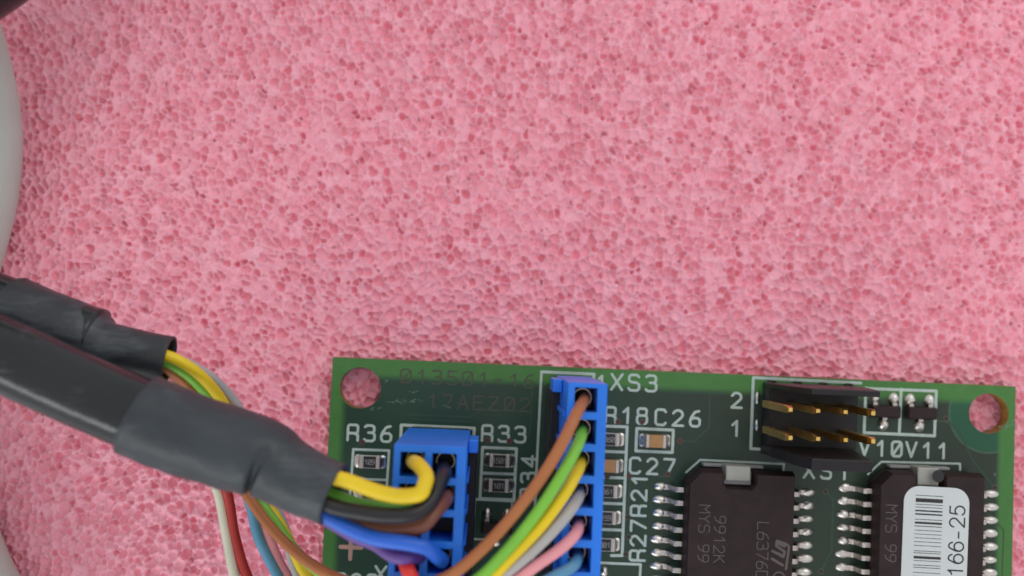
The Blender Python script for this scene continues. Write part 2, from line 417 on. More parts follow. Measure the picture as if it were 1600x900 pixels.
# ================================================================== the setting: pink foam
def foam():
    step = 0.103
    cx, cy, W, H, ztop = 2.0, 4.0, 124.0, 82.0, -BT - .03
    nx, ny = int(W / step), int(H / step)
    xs = np.linspace(cx - W / 2, cx + W / 2, nx); ys = np.linspace(cy - H / 2, cy + H / 2, ny)
    X, Y = np.meshgrid(xs, ys)
    X = X + rng.uniform(-.02, .02, X.shape); Y = Y + rng.uniform(-.02, .02, Y.shape)
    def lownoise(sc, seed):
        r = np.random.default_rng(seed)
        g = r.uniform(-1, 1, (int(H / sc) + 4, int(W / sc) + 4))
        fx = (X - xs[0]) / sc + 1; fy = (Y - ys[0]) / sc + 1
        fx = np.clip(fx, 0, g.shape[1] - 2); fy = np.clip(fy, 0, g.shape[0] - 2)
        ix, iy = fx.astype(int), fy.astype(int); tx, ty = fx - ix, fy - iy
        tx = tx * tx * (3 - 2 * tx); ty = ty * ty * (3 - 2 * ty)
        return (g[iy, ix] * (1 - tx) + g[iy, ix + 1] * tx) * (1 - ty) + (g[iy + 1, ix] * (1 - tx) + g[iy + 1, ix + 1] * tx) * ty
    def cells(s, seed, spread, stretch=1.0):
        r = np.random.default_rng(seed)
        gx, gy = int(W / s) + 8, int(H / (s * stretch)) + 8
        jx, jy = r.uniform(-.48, .48, (gy, gx)), r.uniform(-.48, .48, (gy, gx))
        wgt = r.uniform(-spread, spread, (gy, gx)); ident = r.uniform(0, 1, (gy, gx))
        wx, wy = X + .10 * lownoise(.9, seed + 1), Y + .10 * lownoise(.9, seed + 2)
        fx, fy = (wx - xs[0]) / s + 3, (wy - ys[0]) / (s * stretch) + 3
        ix, iy = fx.astype(int), fy.astype(int)
        F1 = np.full(X.shape, 9e9); F2 = F1.copy(); ID = np.zeros(X.shape)
        for dy in (-2, -1, 0, 1, 2):
            for dx in (-2, -1, 0, 1, 2):
                if abs(dx) + abs(dy) > 3: continue
                cxx, cyy = np.clip(ix + dx, 0, gx - 1), np.clip(iy + dy, 0, gy - 1)
                d = np.sqrt((fx - cxx - .5 - jx[cyy, cxx]) ** 2 + (fy - cyy - .5 - jy[cyy, cxx]) ** 2) + wgt[cyy, cxx]
                new = d < F1
                F2 = np.where(new, F1, np.minimum(F2, d)); ID = np.where(new, ident[cyy, cxx], ID); F1 = np.where(new, d, F1)
        return np.maximum(F1, 0), F2, ID
    a1, a2, aid = cells(.735, 21, .25, 1.10)
    b1, b2, bid = cells(.42, 57, .16)
    def smooth(t): t = np.clip(t, 0, 1); return t * t * (3 - 2 * t)
    # round open bubbles of uneven width and depth, smaller bubbles in the walls between them
    def bubble(f1, f2, r, lip):
        t = np.clip(1 - (f1 / r) ** 2, 0, 1)                       # sphere cut by the surface
        e = np.clip((f2 - f1 - lip) / .30, 0, 1)                   # wall towards the neighbour
        return np.sqrt(t) * e * (2 - e)
    ra = .53 + .24 * np.mod(aid * 7.31, 1.0)
    deep = np.where(aid < .18, .22 + .6 * aid, np.where(aid < .84, .36 + .45 * (aid - .18), .66 + 1.4 * (aid - .84)))
    rb = .40 + .22 * np.mod(bid * 5.17, 1.0)
    h = np.minimum(-.98 * deep * bubble(a1, a2, ra, .05), -(.05 + .34 * bid ** 2) * bubble(b1, b2, rb, .05))
    h += .022 * lownoise(.30, 5) + .035 * lownoise(2.6, 6) + .03 * lownoise(9.0, 8)
    Z = ztop - .10 + np.minimum(h, .10)
    v = np.stack([X, Y, Z], -1).reshape(-1, 3) * MM
    i = np.arange(nx * ny).reshape(ny, nx)
    q = np.stack([i[:-1, :-1], i[:-1, 1:], i[1:, 1:], i[1:, :-1]], -1).reshape(-1, 4)
    me = bpy.data.meshes.new('foam_sheet')
    me.vertices.add(len(v)); me.vertices.foreach_set('co', v.astype(np.float32).ravel())
    me.loops.add(q.size); me.loops.foreach_set('vertex_index', q.astype(np.int32).ravel())
    me.polygons.add(len(q)); me.polygons.foreach_set('loop_start', np.arange(0, q.size, 4, dtype=np.int32))
    me.update(calc_edges=True)
    me.shade_smooth(); me.materials.append(M['foam'])
    o = bpy.data.objects.new('foam_sheet', me); col.objects.link(o)
    o['kind'] = 'structure'; o['label'] = 'pink open-cell packing foam that everything lies on'
    return o
foam()

# ================================================================== the circuit board
board = thing('circuit_board', 'green printed circuit board with black chips and white lettering lying on pink foam', 'circuit board',
              (O.x, O.y, 0), ANG)

def hole_ring(cx, cy, r, n=48): return [(cx + r * math.cos(2 * math.pi * k / n), cy + r * math.sin(2 * math.pi * k / n)) for k in range(n)]
H1, H2 = onb(563, 606), onb(1545, 646)
def substrate():
    bm = bmesh.new()
    outer = [(0, 0), (BW, 0), (BW, -BH), (0, -BH)]
    rings = [outer, hole_ring(H1.x, H1.y, 1.98), hole_ring(H2.x, H2.y, 1.95)]
    edges = []
    for r in rings:
        vs = [bm.verts.new((x * MM, y * MM, 0)) for x, y in r]
        edges += [bm.edges.new((vs[i], vs[(i + 1) % len(vs)])) for i in range(len(vs))]
    bmesh.ops.triangle_fill(bm, use_beauty=True, use_dissolve=False, edges=edges)
    for f in bm.faces:
        if f.normal.z < 0: f.normal_flip()
    top = list(bm.faces)
    ext = bmesh.ops.extrude_face_region(bm, geom=top)
    for v in [g for g in ext['geom'] if isinstance(g, bmesh.types.BMVert)]: v.co.z = -BT * MM
    bmesh.ops.recalc_face_normals(bm, faces=bm.faces)
    me = bpy.data.meshes.new('substrate')
    me.materials.append(M['board']); me.materials.append(M['laminate'])
    for f in bm.faces: f.material_index = 1 if abs(f.normal.z) < .5 else 0
    bm.to_mesh(me); bm.free()
    o = bpy.data.objects.new('substrate', me); col.objects.link(o); o.parent = board
substrate()

# ---- silkscreen
SZ = .004
def silk_text(t, px, py, h, pitch_px, rot=0.0, w=.245, wx=1.0):
    p = onb(px, py)                                   # pixel of the first letter's foot
    return write('silkscreen_text', t, p, h, w, pitch_px / 16.1, SZ, M['silk'], board, rot, wx=wx)
UP = math.pi / 2                                      # lettering that reads upwards
silk_text('R36', 543, 687.5, 1.47, 25.8, wx=1.0)
silk_text('R33', 753, 688.5, 1.47, 25.6)
silk_text('XS3', 955, 608.5, 1.50, 27.0, wx=1.02)
silk_text('1', 933, 604, 1.05, 24)
silk_text('R18', 946, 659.5, 1.45, 24.6)
silk_text('C26', 1024, 663.5, 1.47, 27.0)
silk_text('C27', 984, 739, 1.47, 26.6)
silk_text('2', 1143, 636.5, 1.42, 24)
silk_text('1', 1141, 680.5, 1.42, 24)
silk_text('V10', 1343, 710.5, 1.40, 25.5)
silk_text('V11', 1416, 713.5, 1.40, 24.6)
silk_text('XS1', 1256, 746.0, 1.42, 27)
silk_text('R34', 836, 780, 1.42, 25, UP)
silk_text('R27', 1007, 876, 1.42, 22.6, UP)
silk_text('R21', 1008.5, 806, 1.42, 23.4, UP)
silk_text('XS2', 586, 909, 1.47, 26)
silk_text('C28', 524, 919, 1.40, 24)
def outline(pts, w=.24):
    mb = MB(); q = [onb(*p) for p in pts]
    stroke(mb, [(p.x, p.y) for p in q], w, SZ, SZ + .013, .002)
    return mb.build('silkscreen_outline', M['silk'], board)
outline([(626, 687), (627, 664), (741, 669), (739, 700)], .28)
outline([(846, 581), (838, 740), (831, 930)]); outline([(846, 581), (928, 584.5), (927.5, 592)], .28)
outline([(552, 702), (608, 704), (605, 750), (549, 748), (552, 702)]); outline([(549, 748), (545, 792), (602, 794), (605, 750)])
outline([(754, 699), (807, 701), (805, 741), (752, 739), (754, 699)], .28); outline([(752, 739), (750, 779), (803, 781), (805, 741)], .28)
outline([(803, 783), (742, 780), (738, 842), (735, 905)]); outline([(738, 842), (775, 844)], .2); outline([(800, 783), (797, 870)], .14)
outline([(900, 664), (980, 667), (972, 868), (955, 868)], .28)
for y in (706.5, 747, 787.5, 828.5): outline([(900, y - 3), (978.5 - (y - 700) * .044, y)], .27)
outline([(930, 879), (1001, 882), (999, 915)])
outline([(995, 669.5), (1052, 672), (1050.5, 707), (993.5, 704.5), (995, 669.5)], .28)
outline([(1200, 702.5), (1173, 701), (1177, 590), (1345, 598.5)], .28)
outline([(1353, 607), (1463, 611), (1460, 681), (1350, 676), (1353, 606)], .28); outline([(1408, 608), (1405, 679)], .28)
outline([(1072, 738), (1094, 718.5), (1225, 725), (1224, 735)], .2)
outline([(1356, 741), (1377, 721.5), (1500, 724.5), (1500, 734)], .2)

# ---- etched lettering and bare cross
p = onb(626, 597.5); write('etched_text', '013501-16', p, 1.28, .15, 23.95 / 16.1, .003, M['copper_text'], board, wx=1.12)
p = onb(667, 636.5); write('etched_text', '17AEZ02', p, 1.28, .15, 24.1 / 16.1, .003, M['copper_text'], board, wx=1.10)
mb = MB(); c = onb(548, 855)
stroke(mb, [(c.x - .98, c.y), (c.x + 1.0, c.y)], .40, .003, .014); stroke(mb, [(c.x, c.y - 1.1), (c.x, c.y + 1.05)], .40, .003, .0175)
mb.build('fiducial_cross', M['fiducial'], board)

# ---- tracks under the mask
def track(pts, w=.13):
    mb = MB(); q = [onb(*p) for p in pts]
    stroke(mb, [(p.x, p.y) for p in q], w, .002, .010, .001); return mb.build('copper_track', M['trace'], board)
track([(1545, 803), (1568, 828), (1565, 930)]); track([(1541, 879), (1551, 892), (1550, 930)])
track([(1452, 656), (1482, 660)], .16); track([(1030, 745), (1048, 741)], .14); track([(612, 700), (606, 660)], .12)
track([(985, 750), (980, 800)], .12)

M['faint'] = mat('track_deep_under_mask', (.020, .062, .034), .34)
for pts, w in (([(1062, 689), (1085, 690), (1108, 668), (1109, 612)], .16), ([(1043, 741), (1052, 750)], .16), ([(566, 691), (556, 700)], .16),
               ([(640, 648), (735, 652), (752, 640), (830, 643)], .16), ([(645, 655), (733, 659)], .14), ([(1003, 659), (1003, 672), (1000, 676)], .16),
               ([(1290, 768), (1302, 780), (1299, 860), (1283, 893)], .16), ([(1478, 654), (1500, 676), (1520, 720), (1554, 762)], .16),
               ([(530, 800), (528, 880)], .18), ([(1060, 612), (1130, 615)], .2), ([(796, 689), (815, 690), (828, 676), (832, 600)], .14)):
    o = track(pts, w); o.data.materials.clear(); o.data.materials.append(M['faint'])
# ---- vias
def via_mesh():
    mb = MB(); n = 14
    mb.loops([hole3(.30, .002, n), hole3(.27, .016, n), hole3(.19, .016, n), hole3(.17, -.0 + .006, n)], False)
    mb.cur = 1; mb.add(hole3(.175, .0065, n), [tuple(range(n))])
    return mb
def hole3(r, z, n): return [(r * math.cos(2 * math.pi * k / n), r * math.sin(2 * math.pi * k / n), z) for k in range(n)]
va = via_mesh().build('via', [M['copper_text'], M['via']], board)
vb = via_mesh().build('via', [M['copper_text'], M['viadark']], board)
red = [(566, 691), (762, 688), (796, 689), (966, 659), (1003, 659), (1062, 689), (1043, 741), (983.5, 744), (948.5, 744)]
dark = [(981, 808), (982, 839), (978, 866), (1290, 768), (1283, 893), (1554, 762), (1549, 861), (1478, 654)]
for lst, src in ((red, va), (dark, vb)):
    for i, (x, y) in enumerate(lst):
        q = onb(x, y)
        if i == 0: put(src, (q.x, q.y, SZ + .012))
        else: share(src, (q.x, q.y, SZ + .012), board)

# ---- scuffs beside the etched lettering
def scuff(x0, y0, x1, y1, n, w):
    mb = MB()
    for i in range(n):
        t = random.random(); q = onb(x0 + (x1 - x0) * t + random.gauss(0, 2), y0 + (y1 - y0) * t + random.gauss(0, 1.6))
        a = math.radians(random.gauss(12, 25)); l = random.uniform(.05, .30)
        stroke(mb, [(q.x, q.y), (q.x + l * math.cos(a), q.y + l * math.sin(a))], random.uniform(.02, w), .002, .006, .001)
    return mb.build('scuff_mark', M['scuff'], board)
scuff(606, 628, 634, 626, 16, .05); scuff(640, 624, 660, 627, 8, .06); scuff(678, 634, 702, 634, 8, .05)
scuff(575, 640, 595, 636, 10, .05); scuff(1562, 668, 1590, 662, 26, .07); scuff(642, 611, 646, 613, 4, .07); scuff(1550, 742, 1556, 744, 5, .06)
scuff(530, 568, 560, 575, 4, .05); scuff(600, 595, 606, 599, 4, .06)

# ---- chip resistors and capacitors (0805)
def terminal_mesh(height):
    mb = MB()
    x0, x1, y = -.02, .34, .64
    mb.loops([[(x0, -y, 0.004), (x1, -y, .004), (x1, y, .004), (x0, y, .004)],
              [(x0 - .02, -y, height * .8), (x1, -y, height * .8), (x1, y, height * .8), (x0 - .02, y, height * .8)],
              [(x0 + .06, -y + .05, height + .03), (x1, -y + .05, height + .03), (x1, y - .05, height + .03), (x0 + .06, y - .05, height + .03)]])
    return mb
def fillet_mesh(height, length=.52, half=.62):
    """solder climbing from the pad to the end of a part (which lies towards +x)"""
    mb = MB(); rows = []
    for i in range(7):
        t = i / 6.0; x = -length + length * t * 1.06
        z = .02 + height * (t ** 2.2)
        w = half * (.62 + .38 * math.sin(math.pi * .5 * min(1, t * 1.8 + .15)))
        row = []
        for k in range(9):
            s = -1 + 2 * k / 8.0
            row.append((x, w * s, .003 if abs(s) == 1 else z * (1 - abs(s) ** 3.0) + .012))
        rows.append(row)
    vs = [p for r in rows for p in r]
    fs = [(i * 9 + k, i * 9 + k + 1, i * 9 + k + 10, i * 9 + k + 9) for i in range(6) for k in range(8)]
    fs.append(tuple(range(9))); fs.append(tuple(reversed(range(54, 63))))
    mb.add(vs, fs); return mb
protos = {}
def chip(kind, px, py, mark=None, rot=0.0):
    q = onb(px, py)
    hgt = .5 if kind == 'resistor' else .85
    L2, W2 = .72, .60
    if kind not in protos:
        mb = MB(); mb.box(-L2, L2, -W2, W2, .03, hgt)
        if kind == 'resistor':
            mb.cur = 1; mb.box(-.60, .60, -W2 + .05, W2 - .05, hgt - .05, hgt + .045)
            o = mb.build('resistor', [M['ceramic'], M['rescoat']], board, bevel=.03)
        else:
            o = mb.build('capacitor', M['cap'], board, bevel=.06, segs=2)
        t = terminal_mesh(hgt).build('terminal', M['tin'], None, bevel=.05, segs=2)
        s = fillet_mesh(hgt * .8).build('solder_fillet', M['solder'], None, smooth=True)
        protos[kind] = (o, t, s); first = True
    else: first = False
    o, t, s = protos[kind]
    if first: body = o; put(o, (q.x, q.y, 0), rot)
    else: body = share(o, (q.x, q.y, 0), board, rot)
    ends = []
    for sgn in (-1, 1):
        rz = 0 if sgn < 0 else math.pi
        if first and sgn < 0:
            t.parent = body; put(t, (-1.0, 0, 0)); s.parent = body; put(s, (-1.0, 0, 0))
        else:
            share(t, (sgn * 1.0, 0, 0), body, rz); share(s, (sgn * 1.0, 0, 0), body, rz)
    if mark:
        mb = MB()
        for st in letters(mark, .46, .05, .36): stroke(mb, [(x - len(mark) * .18 + .03, y - .23) for x, y in st], .06, hgt + .045, hgt + .052, .001)
        mb.build('marking', M['resmark'], body)
    return body
chip('resistor', 578.5, 721, '109'); chip('resistor', 577, 770, '109')
chip('resistor', 780.5, 719, '1501'); chip('resistor', 779, 758, '101')
chip('resistor', 951, 686, '360'); chip('capacitor', 949.5, 727)
chip('resistor', 948, 767, '361'); chip('resistor', 946, 808, '159'); chip('resistor', 944, 850, '301')
chip('capacitor', 1023, 688.5)

# ---- three-legged transistors
def sot(px, py, rot=0.0):
    q = onb(px, py)
    mb = MB()
    def ring(dx, dy, z): return [(-1.46 + dx, -.65 + dy, z), (1.46 - dx, -.65 + dy, z), (1.46 - dx, .65 - dy, z), (-1.46 + dx, .65 - dy, z)]
    mb.loops([ring(.06, .10, .06), ring(0, .04, .5), ring(.12, .18, 1.0)])
    body = mb.build('transistor', M['ic'], board, bevel=.04)
    put(body, (q.x, q.y, 0), rot)
    for (x, sg) in ((-.95, 1), (.95, 1), (0, -1)):
        lead = MB()
        prof = [(.5, .52), (.80, .52), (.95, .14), (1.32, .10), (1.32, .02), (.88, .03), (.74, .40), (.5, .40)]
        lead.loops([[(x - .21, sg * a, z) for a, z in prof], [(x + .21, sg * a, z) for a, z in prof]])
        lead.build('lead', M['tin'], body)
        s = blob(.56, .68, .52).build('solder_joint', M['solder'], body, smooth=True)
        s.location = (x * MM, sg * 1.22 * MM, 0)
    return body
def blob(rx, ry, h, n=12, rows=5):
    mb = MB(); ls = []
    for i in range(rows):
        t = i / rows; c = math.cos(t * math.pi / 2); z = h * math.sin(t * math.pi / 2) ** 1.2
        ls.append([(rx * c * math.cos(2 * math.pi * k / n), ry * c * math.sin(2 * math.pi * k / n), .003 + z) for k in range(n)])
    mb.loops(ls, False); o = (rows - 1) * n
    mb.add(ls[-1] + [(0, 0, h + .003)], [(k, (k + 1) % n, n) for k in range(n)])
    return mb
sot(1380, 642.5); sot(1436, 645)
sot(776, 824)
q = onb(944, 893); s = blob(.45, .55, .5).build('solder_joint', M['solder'], board, smooth=True); put(s, (q.x, q.y, 0))
for (x, y) in ((1183, 622), (1182.5, 665)):
    q = onb(x, y); s = blob(.24, .62, .22).build('solder_joint', M['solder'], board, smooth=True); put(s, (q.x, q.y, 0))

# ---- power driver chips with an exposed heat slug
def offset_poly(poly, d):
    out = []; n = len(poly)
    for i in range(n):
        p0, p1, p2 = Vector(poly[i - 1]), Vector(poly[i]), Vector(poly[(i + 1) % n])
        a, b = (p1 - p0).normalized(), (p2 - p1).normalized()
        na, nb = Vector((-a.y, a.x)), Vector((-b.y, b.x))
        k = na + nb; k = k / max(.35, k.dot(na))
        out.append(tuple(p1 + k * d))
    return out
CW2, CL = 5.18, 15.9                                  # half width and length of the package
def driver_chip(px, py, notch):
    """origin at the middle of the package's upper short side; the package runs towards -y"""
    q = onb(px, py)
    w = CW2; a, b, d = notch
    poly = [(-w, -1.25), (-w, -CL), (w, -CL), (w, 0), (b + .12, 0), (b, -.2), (b, -d + .3), (b - .3, -d), (a + .3, -d), (a, -d + .3), (a, -.2), (a - .12, 0), (-w + 1.25, 0)]
    mb = MB()
    ls = [[(x, y, z) for x, y in offset_poly(poly, i)] for z, i in ((.12, .24), (1.65, 0.0), (1.8, 0.0), (3.12, .20), (3.30, .30))]
    mb.loops(ls, 'concave')
    body = mb.build('integrated_circuit', M['ic'], board)
    put(body, (q.x, q.y, 0))
    # slug
    sl = MB(); sl.box(a + .10, b - .25, -d + .45, .42, .5, 2.75); sl.build('heat_slug', M['slug'], body, bevel=.12, segs=2)
    sl = MB(); sl.box(a + .02, b - .02, -d + .02, -.12, .45, 2.2); sl.build('slug_shelf', M['slugrecess'], body, bevel=.08)
    sl = MB(); sl.box(-w + 1.9, w - 2.6, .02, .34, .12, 1.1); sl.build('slug_tab', M['slugrecess'], body, bevel=.08)
    # leads
    lead = MB()
    prof = [(0, 1.82), (.55, 1.80), (.80, 1.66), (1.12, .42), (1.34, .28), (2.35, .26), (2.35, .05), (1.22, .06), (.96, .22), (.66, 1.46), (.50, 1.58), (0, 1.58)]
    lead.loops([[(x, -.24, z) for x, z in prof], [(x, .24, z) for x, z in prof]])
    l0 = lead.build('lead', M['tin'], body, bevel=.05, segs=2)
    f0 = blob(.78, .40, .36).build('solder_joint', M['solder'], body, smooth=True)
    for side in (1, -1):
        for i in range(10):
            y = -2.15 - i * 1.27
            rz = 0 if side > 0 else math.pi
            if side == 1 and i == 0: put(l0, (w - .02, y, 0)); put(f0, (w + 1.98, y, 0))
            else: share(l0, (side * (w - .02), y + random.gauss(0, .012), 0), body, rz + random.gauss(0, .012)); jt = share(f0, (side * (w + 1.98 + random.gauss(0, .03)), y, 0), body, rz); jt.scale = (random.uniform(.86, 1.10), random.uniform(.88, 1.12), random.uniform(.75, 1.25))
    return body
def chip_text(body, t, x, y, h, pitch, w=.085, rot=-UP):
    return write('marking', t, (x, y), h, w, pitch, 3.302, M['icmark'], body, rot, thick=.006)

# first chip, bare top
top = onb(1161, 737, 3.3)
P1 = (1147.5, 729.5); IC1 = driver_chip(*P1, (-1.55, 1.15, 1.45))
b0 = onb(*P1)
def ontop(px, py): q = onb(px, py, 3.3); return q.x - b0.x, q.y - b0.y
mb = MB(); n = 28
r1 = [(.92 * math.cos(2 * math.pi * k / n), .92 * math.sin(2 * math.pi * k / n), .006) for k in range(n)]
r2 = [(.84 * math.cos(2 * math.pi * k / n), .84 * math.sin(2 * math.pi * k / n), .02) for k in range(n)]
r3 = [(.76 * math.cos(2 * math.pi * k / n), .76 * math.sin(2 * math.pi * k / n), .004) for k in range(n)]
mb.loops([r1, r2, r3], False); mb.add(r3, [tuple(range(n))])
dim = mb.build('moulding_dimple', M['ic'], IC1, smooth=True, angle=20); x, y = ontop(1163, 786); put(dim, (x, y, 3.299))
x, y = ontop(1093, 789); chip_text(IC1, 'MYS 99', x, y, 1.02, .915)
x, y = ontop(1117, 806); chip_text(IC1, '9912K', x, y, 1.02, .915)
x, y = ontop(1184, 816); chip_text(IC1, 'L6376D', x, y, 1.05, .90)
# maker's mark: slanted S and T joined under a bar
mb = MB()
def pl(pts, w=.16):
    stroke(mb, [ontop(*p) for p in pts], w, 3.302, 3.308, .001)
pl([(1214, 845), (1228, 849.5), (1233, 854), (1228, 889)], .22)
pl([(1214, 845), (1213, 853), (1226, 862), (1224, 870), (1207, 861)], .24); pl([(1216, 849), (1226, 853)], .3)
pl([(1206, 873), (1223, 883)], .24); pl([(1215, 864), (1222, 868)], .2)
mb.build('maker_mark', M['icmark'], IC1)
mb = MB(); pl(arc(1217, 903, 9, 9, 20, 340, 18), .12); mb.build('marking', M['icmark'], IC1)
# second chip, with the white sticker
P2 = (1435.5, 732.0); IC2 = driver_chip(*P2, (-1.35, 1.05, 1.75))
b0 = onb(*P2)
x, y = ontop(1385, 789); chip_text(IC2, 'MYS 99', x, y, 1.02, .915)
mb = MB(); r1 = [(.58 * math.cos(2 * math.pi * k / n), .58 * math.sin(2 * math.pi * k / n), 0) for k in range(n)]
r2 = [(.52 * c[0] / .58, .52 * c[1] / .58, .02) for c in r1]
mb.loops([r1, r2]); dim = mb.build('moulding_dimple', M['rescoat'], IC2); x, y = ontop(1466, 744); put(dim, (x, y, 3.3))  # raised disc, the notch's shade is put into its darker colour
# sticker: local frame with x across and y along the chip
sx0, sy0 = ontop(1413, 758); sx1, _ = ontop(1515, 762)
SW, SL, SR = sx1 - sx0, 14.0, 1.45
def rrect(x0, x1, y0, y1, r, k=8):
    out = []
    for cx, cy, a in ((x1 - r, y1 - r, 0), (x0 + r, y1 - r, 90), (x0 + r, y0 + r, 180), (x1 - r, y0 + r, 270)):
        out += [(cx + r * math.cos(math.radians(a + 90 * i / k)), cy + r * math.sin(math.radians(a + 90 * i / k))) for i in range(k + 1)]
    return out
mb = MB(); mb.prism(rrect(0, SW, -SL, 0, SR), 0, .07)
st = mb.build('sticker', M['sticker'], IC2); st.location = (sx0 * MM, sy0 * MM, 3.303 * MM); st.rotation_euler = (0, 0, math.radians(-.8)); 
sticker_rot = math.radians(-.8)
def onst(px, py):
    x, y = ontop(px, py); x -= sx0; y -= sy0
    c, s_ = math.cos(-sticker_rot), math.sin(-sticker_rot)
    return x * c - y * s_, x * s_ + y * c
# bars, measured along the sticker: centre (photo row of the bar's middle) and thickness in pixels
bars = [(774.5, 1.0), (782, 6.2), (788.5, 1), (793, 1), (798.5, 2.4), (803.8, 2.4), (812, 1), (817.3, 3.4), (822.6, 1.2), (829, .9), (835, .9), (841, .9), (847, .9),
        (853, .9), (861.3, 1), (864.5, 1), (871.4, 4.2), (876.5, .9), (883.5, 1), (887.2, 1), (895.2, .9), (902, 2.2), (908, 1), (915, 4), (921, 1), (928, 1), (934, 2.4)]
mb = MB(); xa = onst(1430.5, 776)[0]; xb = onst(1473, 776)[0]
for yc, t in bars:
    yy = onst(1450, yc)[1]; th = t / 16.1 / 1.034 / 2 * .98
    mb.box(xa, xb, yy - th, yy + th, 0, .006)
bc = mb.build('barcode', M['ink'], IC2); bc.location = (sx0 * MM, sy0 * MM, 3.3735 * MM); bc.rotation_euler = (0, 0, sticker_rot)
mb = MB(); tx = onst(1505.5, 840)[0]; ty = onst(1500, 900.0)[1]
for s_ in letters('166-25', 1.40, .1, 1.125, GS, .98): stroke(mb, [(tx - y, ty + x) for x, y in s_], .145, 0, .006, .0008)
tt = mb.build('sticker_number', M['ink'], IC2); tt.location = bc.location; tt.rotation_euler = (0, 0, sticker_rot)

# ---- gold pin header with two black latch walls
def header():
    hx0 = onb(1190, 660).x; hx1 = onb(1331, 660).x
    yi0 = onb(1250, 608.0).y; yi1 = onb(1250, 694).y         # inner faces of the walls
    mb = MB(); mb.box(hx0, hx1 - .3, yi1 - .1, yi0 + .1, .05, 2.4)
    body = mb.build('pin_header', M['black'], board, bevel=.06)
    hw = 11.0
    for s, yi, th in ((1, yi0, .55), (-1, yi1, 1.0)):
        w = MB(); y0, y1 = yi, yi + s * th
        if s > 0: prof = [(hx0 - .05, .06), (hx0 - .05, 1.5), (hx0 + .5, 7.0), (hx0 + 1.3, hw), (hx1 - 1.5, hw), (hx1 - .7, 7.5), (hx1, 4.0), (hx1, .06)]
        else: prof = [(hx0 - .05, .06), (hx0 - .05, 4.0), (hx0 + .35, 8.6), (hx0 + 1.0, hw + 1.6), (hx1 - 2.6, hw + 1.6), (hx1 - .25, .06)]
        w.loops([[(x, y0, z) for x, z in prof], [(x, y1, z) for x, z in prof]])
        w.build('latch_wall', M['black'], body, bevel=.10, segs=2)
        if s > 0:
            for i in range(4):
                r = MB(); x = onb(1203.5 + i * 39.7, 592).x
                r.loops([[(x + .26 * math.cos(math.pi * k / 6 + 0), y1 + .24 * math.sin(math.pi * k / 6), z) for k in range(7)] + [(x - .26, y1 - .05, z), (x + .26, y1 - .05, z)] for z in (.05, 1.3)])
                r.build('rib', M['black'], body)
    pin = MB(); a = .32
    def sq(r, z): return [(-r, -r, z), (r, -r, z), (r, r, z), (-r, r, z)]
    pin.loops([sq(a, 2.3), sq(a, 9.9), sq(.17, 10.5)])
    p0 = pin.build('pin', M['gold'], body, bevel=.03)
    for i in range(4):
        for j in range(2):
            q = onb(1197.5 + i * 39.6, 631.0 + i * 1.7 + j * 40.4, 2.6)
            if i == j == 0: put(p0, (q.x, q.y, 0))
            else: share(p0, (q.x, q.y, 0), body)
header()

# ---- black sockets on the board that take the blue plugs
TOPZ = 17.4                                             # height of the plugs' open tops
def socket(x0, x1, y0, y1, wall_side):
    mb = MB(); mb.box(x0, x1, y0, y1, .05, 3.0)
    o = mb.build('plug_socket', M['black'], board, bevel=.08)
    w = MB(); wx = (x1 + .02, x1 + .85) if wall_side > 0 else (x0 - .85, x0 - .02)
    w.box(*wx, y0 + .2, y1 - 1.0, .05, 8.2)
    w.build('socket_wall', M['black'], o, bevel=.12, segs=2)
    return o

# ================================================================== blue plugs (each belongs to its cable)
def grid_block(mb, xs, ys, hole, z0, z1, zf):
    """block with rectangular wells; hole(i, j) marks the wells, zf is their floor"""
    nx, ny = len(xs) - 1, len(ys) - 1
    def solid(i, j): return 0 <= i < nx and 0 <= j < ny and not hole(i, j)
    def inside(i, j): return 0 <= i < nx and 0 <= j < ny
    idx = {}
    def v(i, j, z):
        key = (i, j, z)
        if key not in idx: idx[key] = len(mb.v); mb.v.append((xs[i], ys[j], z))
        return idx[key]
    def face(*vs): mb.f.append(tuple(vs)); mb.mi.append(mb.cur)
    for i in range(nx):
        for j in range(ny):
            z = z1 if solid(i, j) else zf
            face(v(i, j, z), v(i + 1, j, z), v(i + 1, j + 1, z), v(i, j + 1, z))
            face(v(i, j, z0), v(i, j + 1, z0), v(i + 1, j + 1, z0), v(i + 1, j, z0))
            for di, dj, e in ((-1, 0, ((i, j), (i, j + 1))), (1, 0, ((i + 1, j), (i + 1, j + 1))), (0, -1, ((i, j), (i + 1, j))), (0, 1, ((i, j + 1), (i + 1, j + 1)))):
                a, b = i + di, j + dj
                if solid(i, j):
                    if not inside(a, b): face(v(*e[0], z0), v(*e[1], z0), v(*e[1], z1), v(*e[0], z1))
                    elif not solid(a, b): face(v(*e[0], zf), v(*e[1], zf), v(*e[1], z1), v(*e[0], z1))

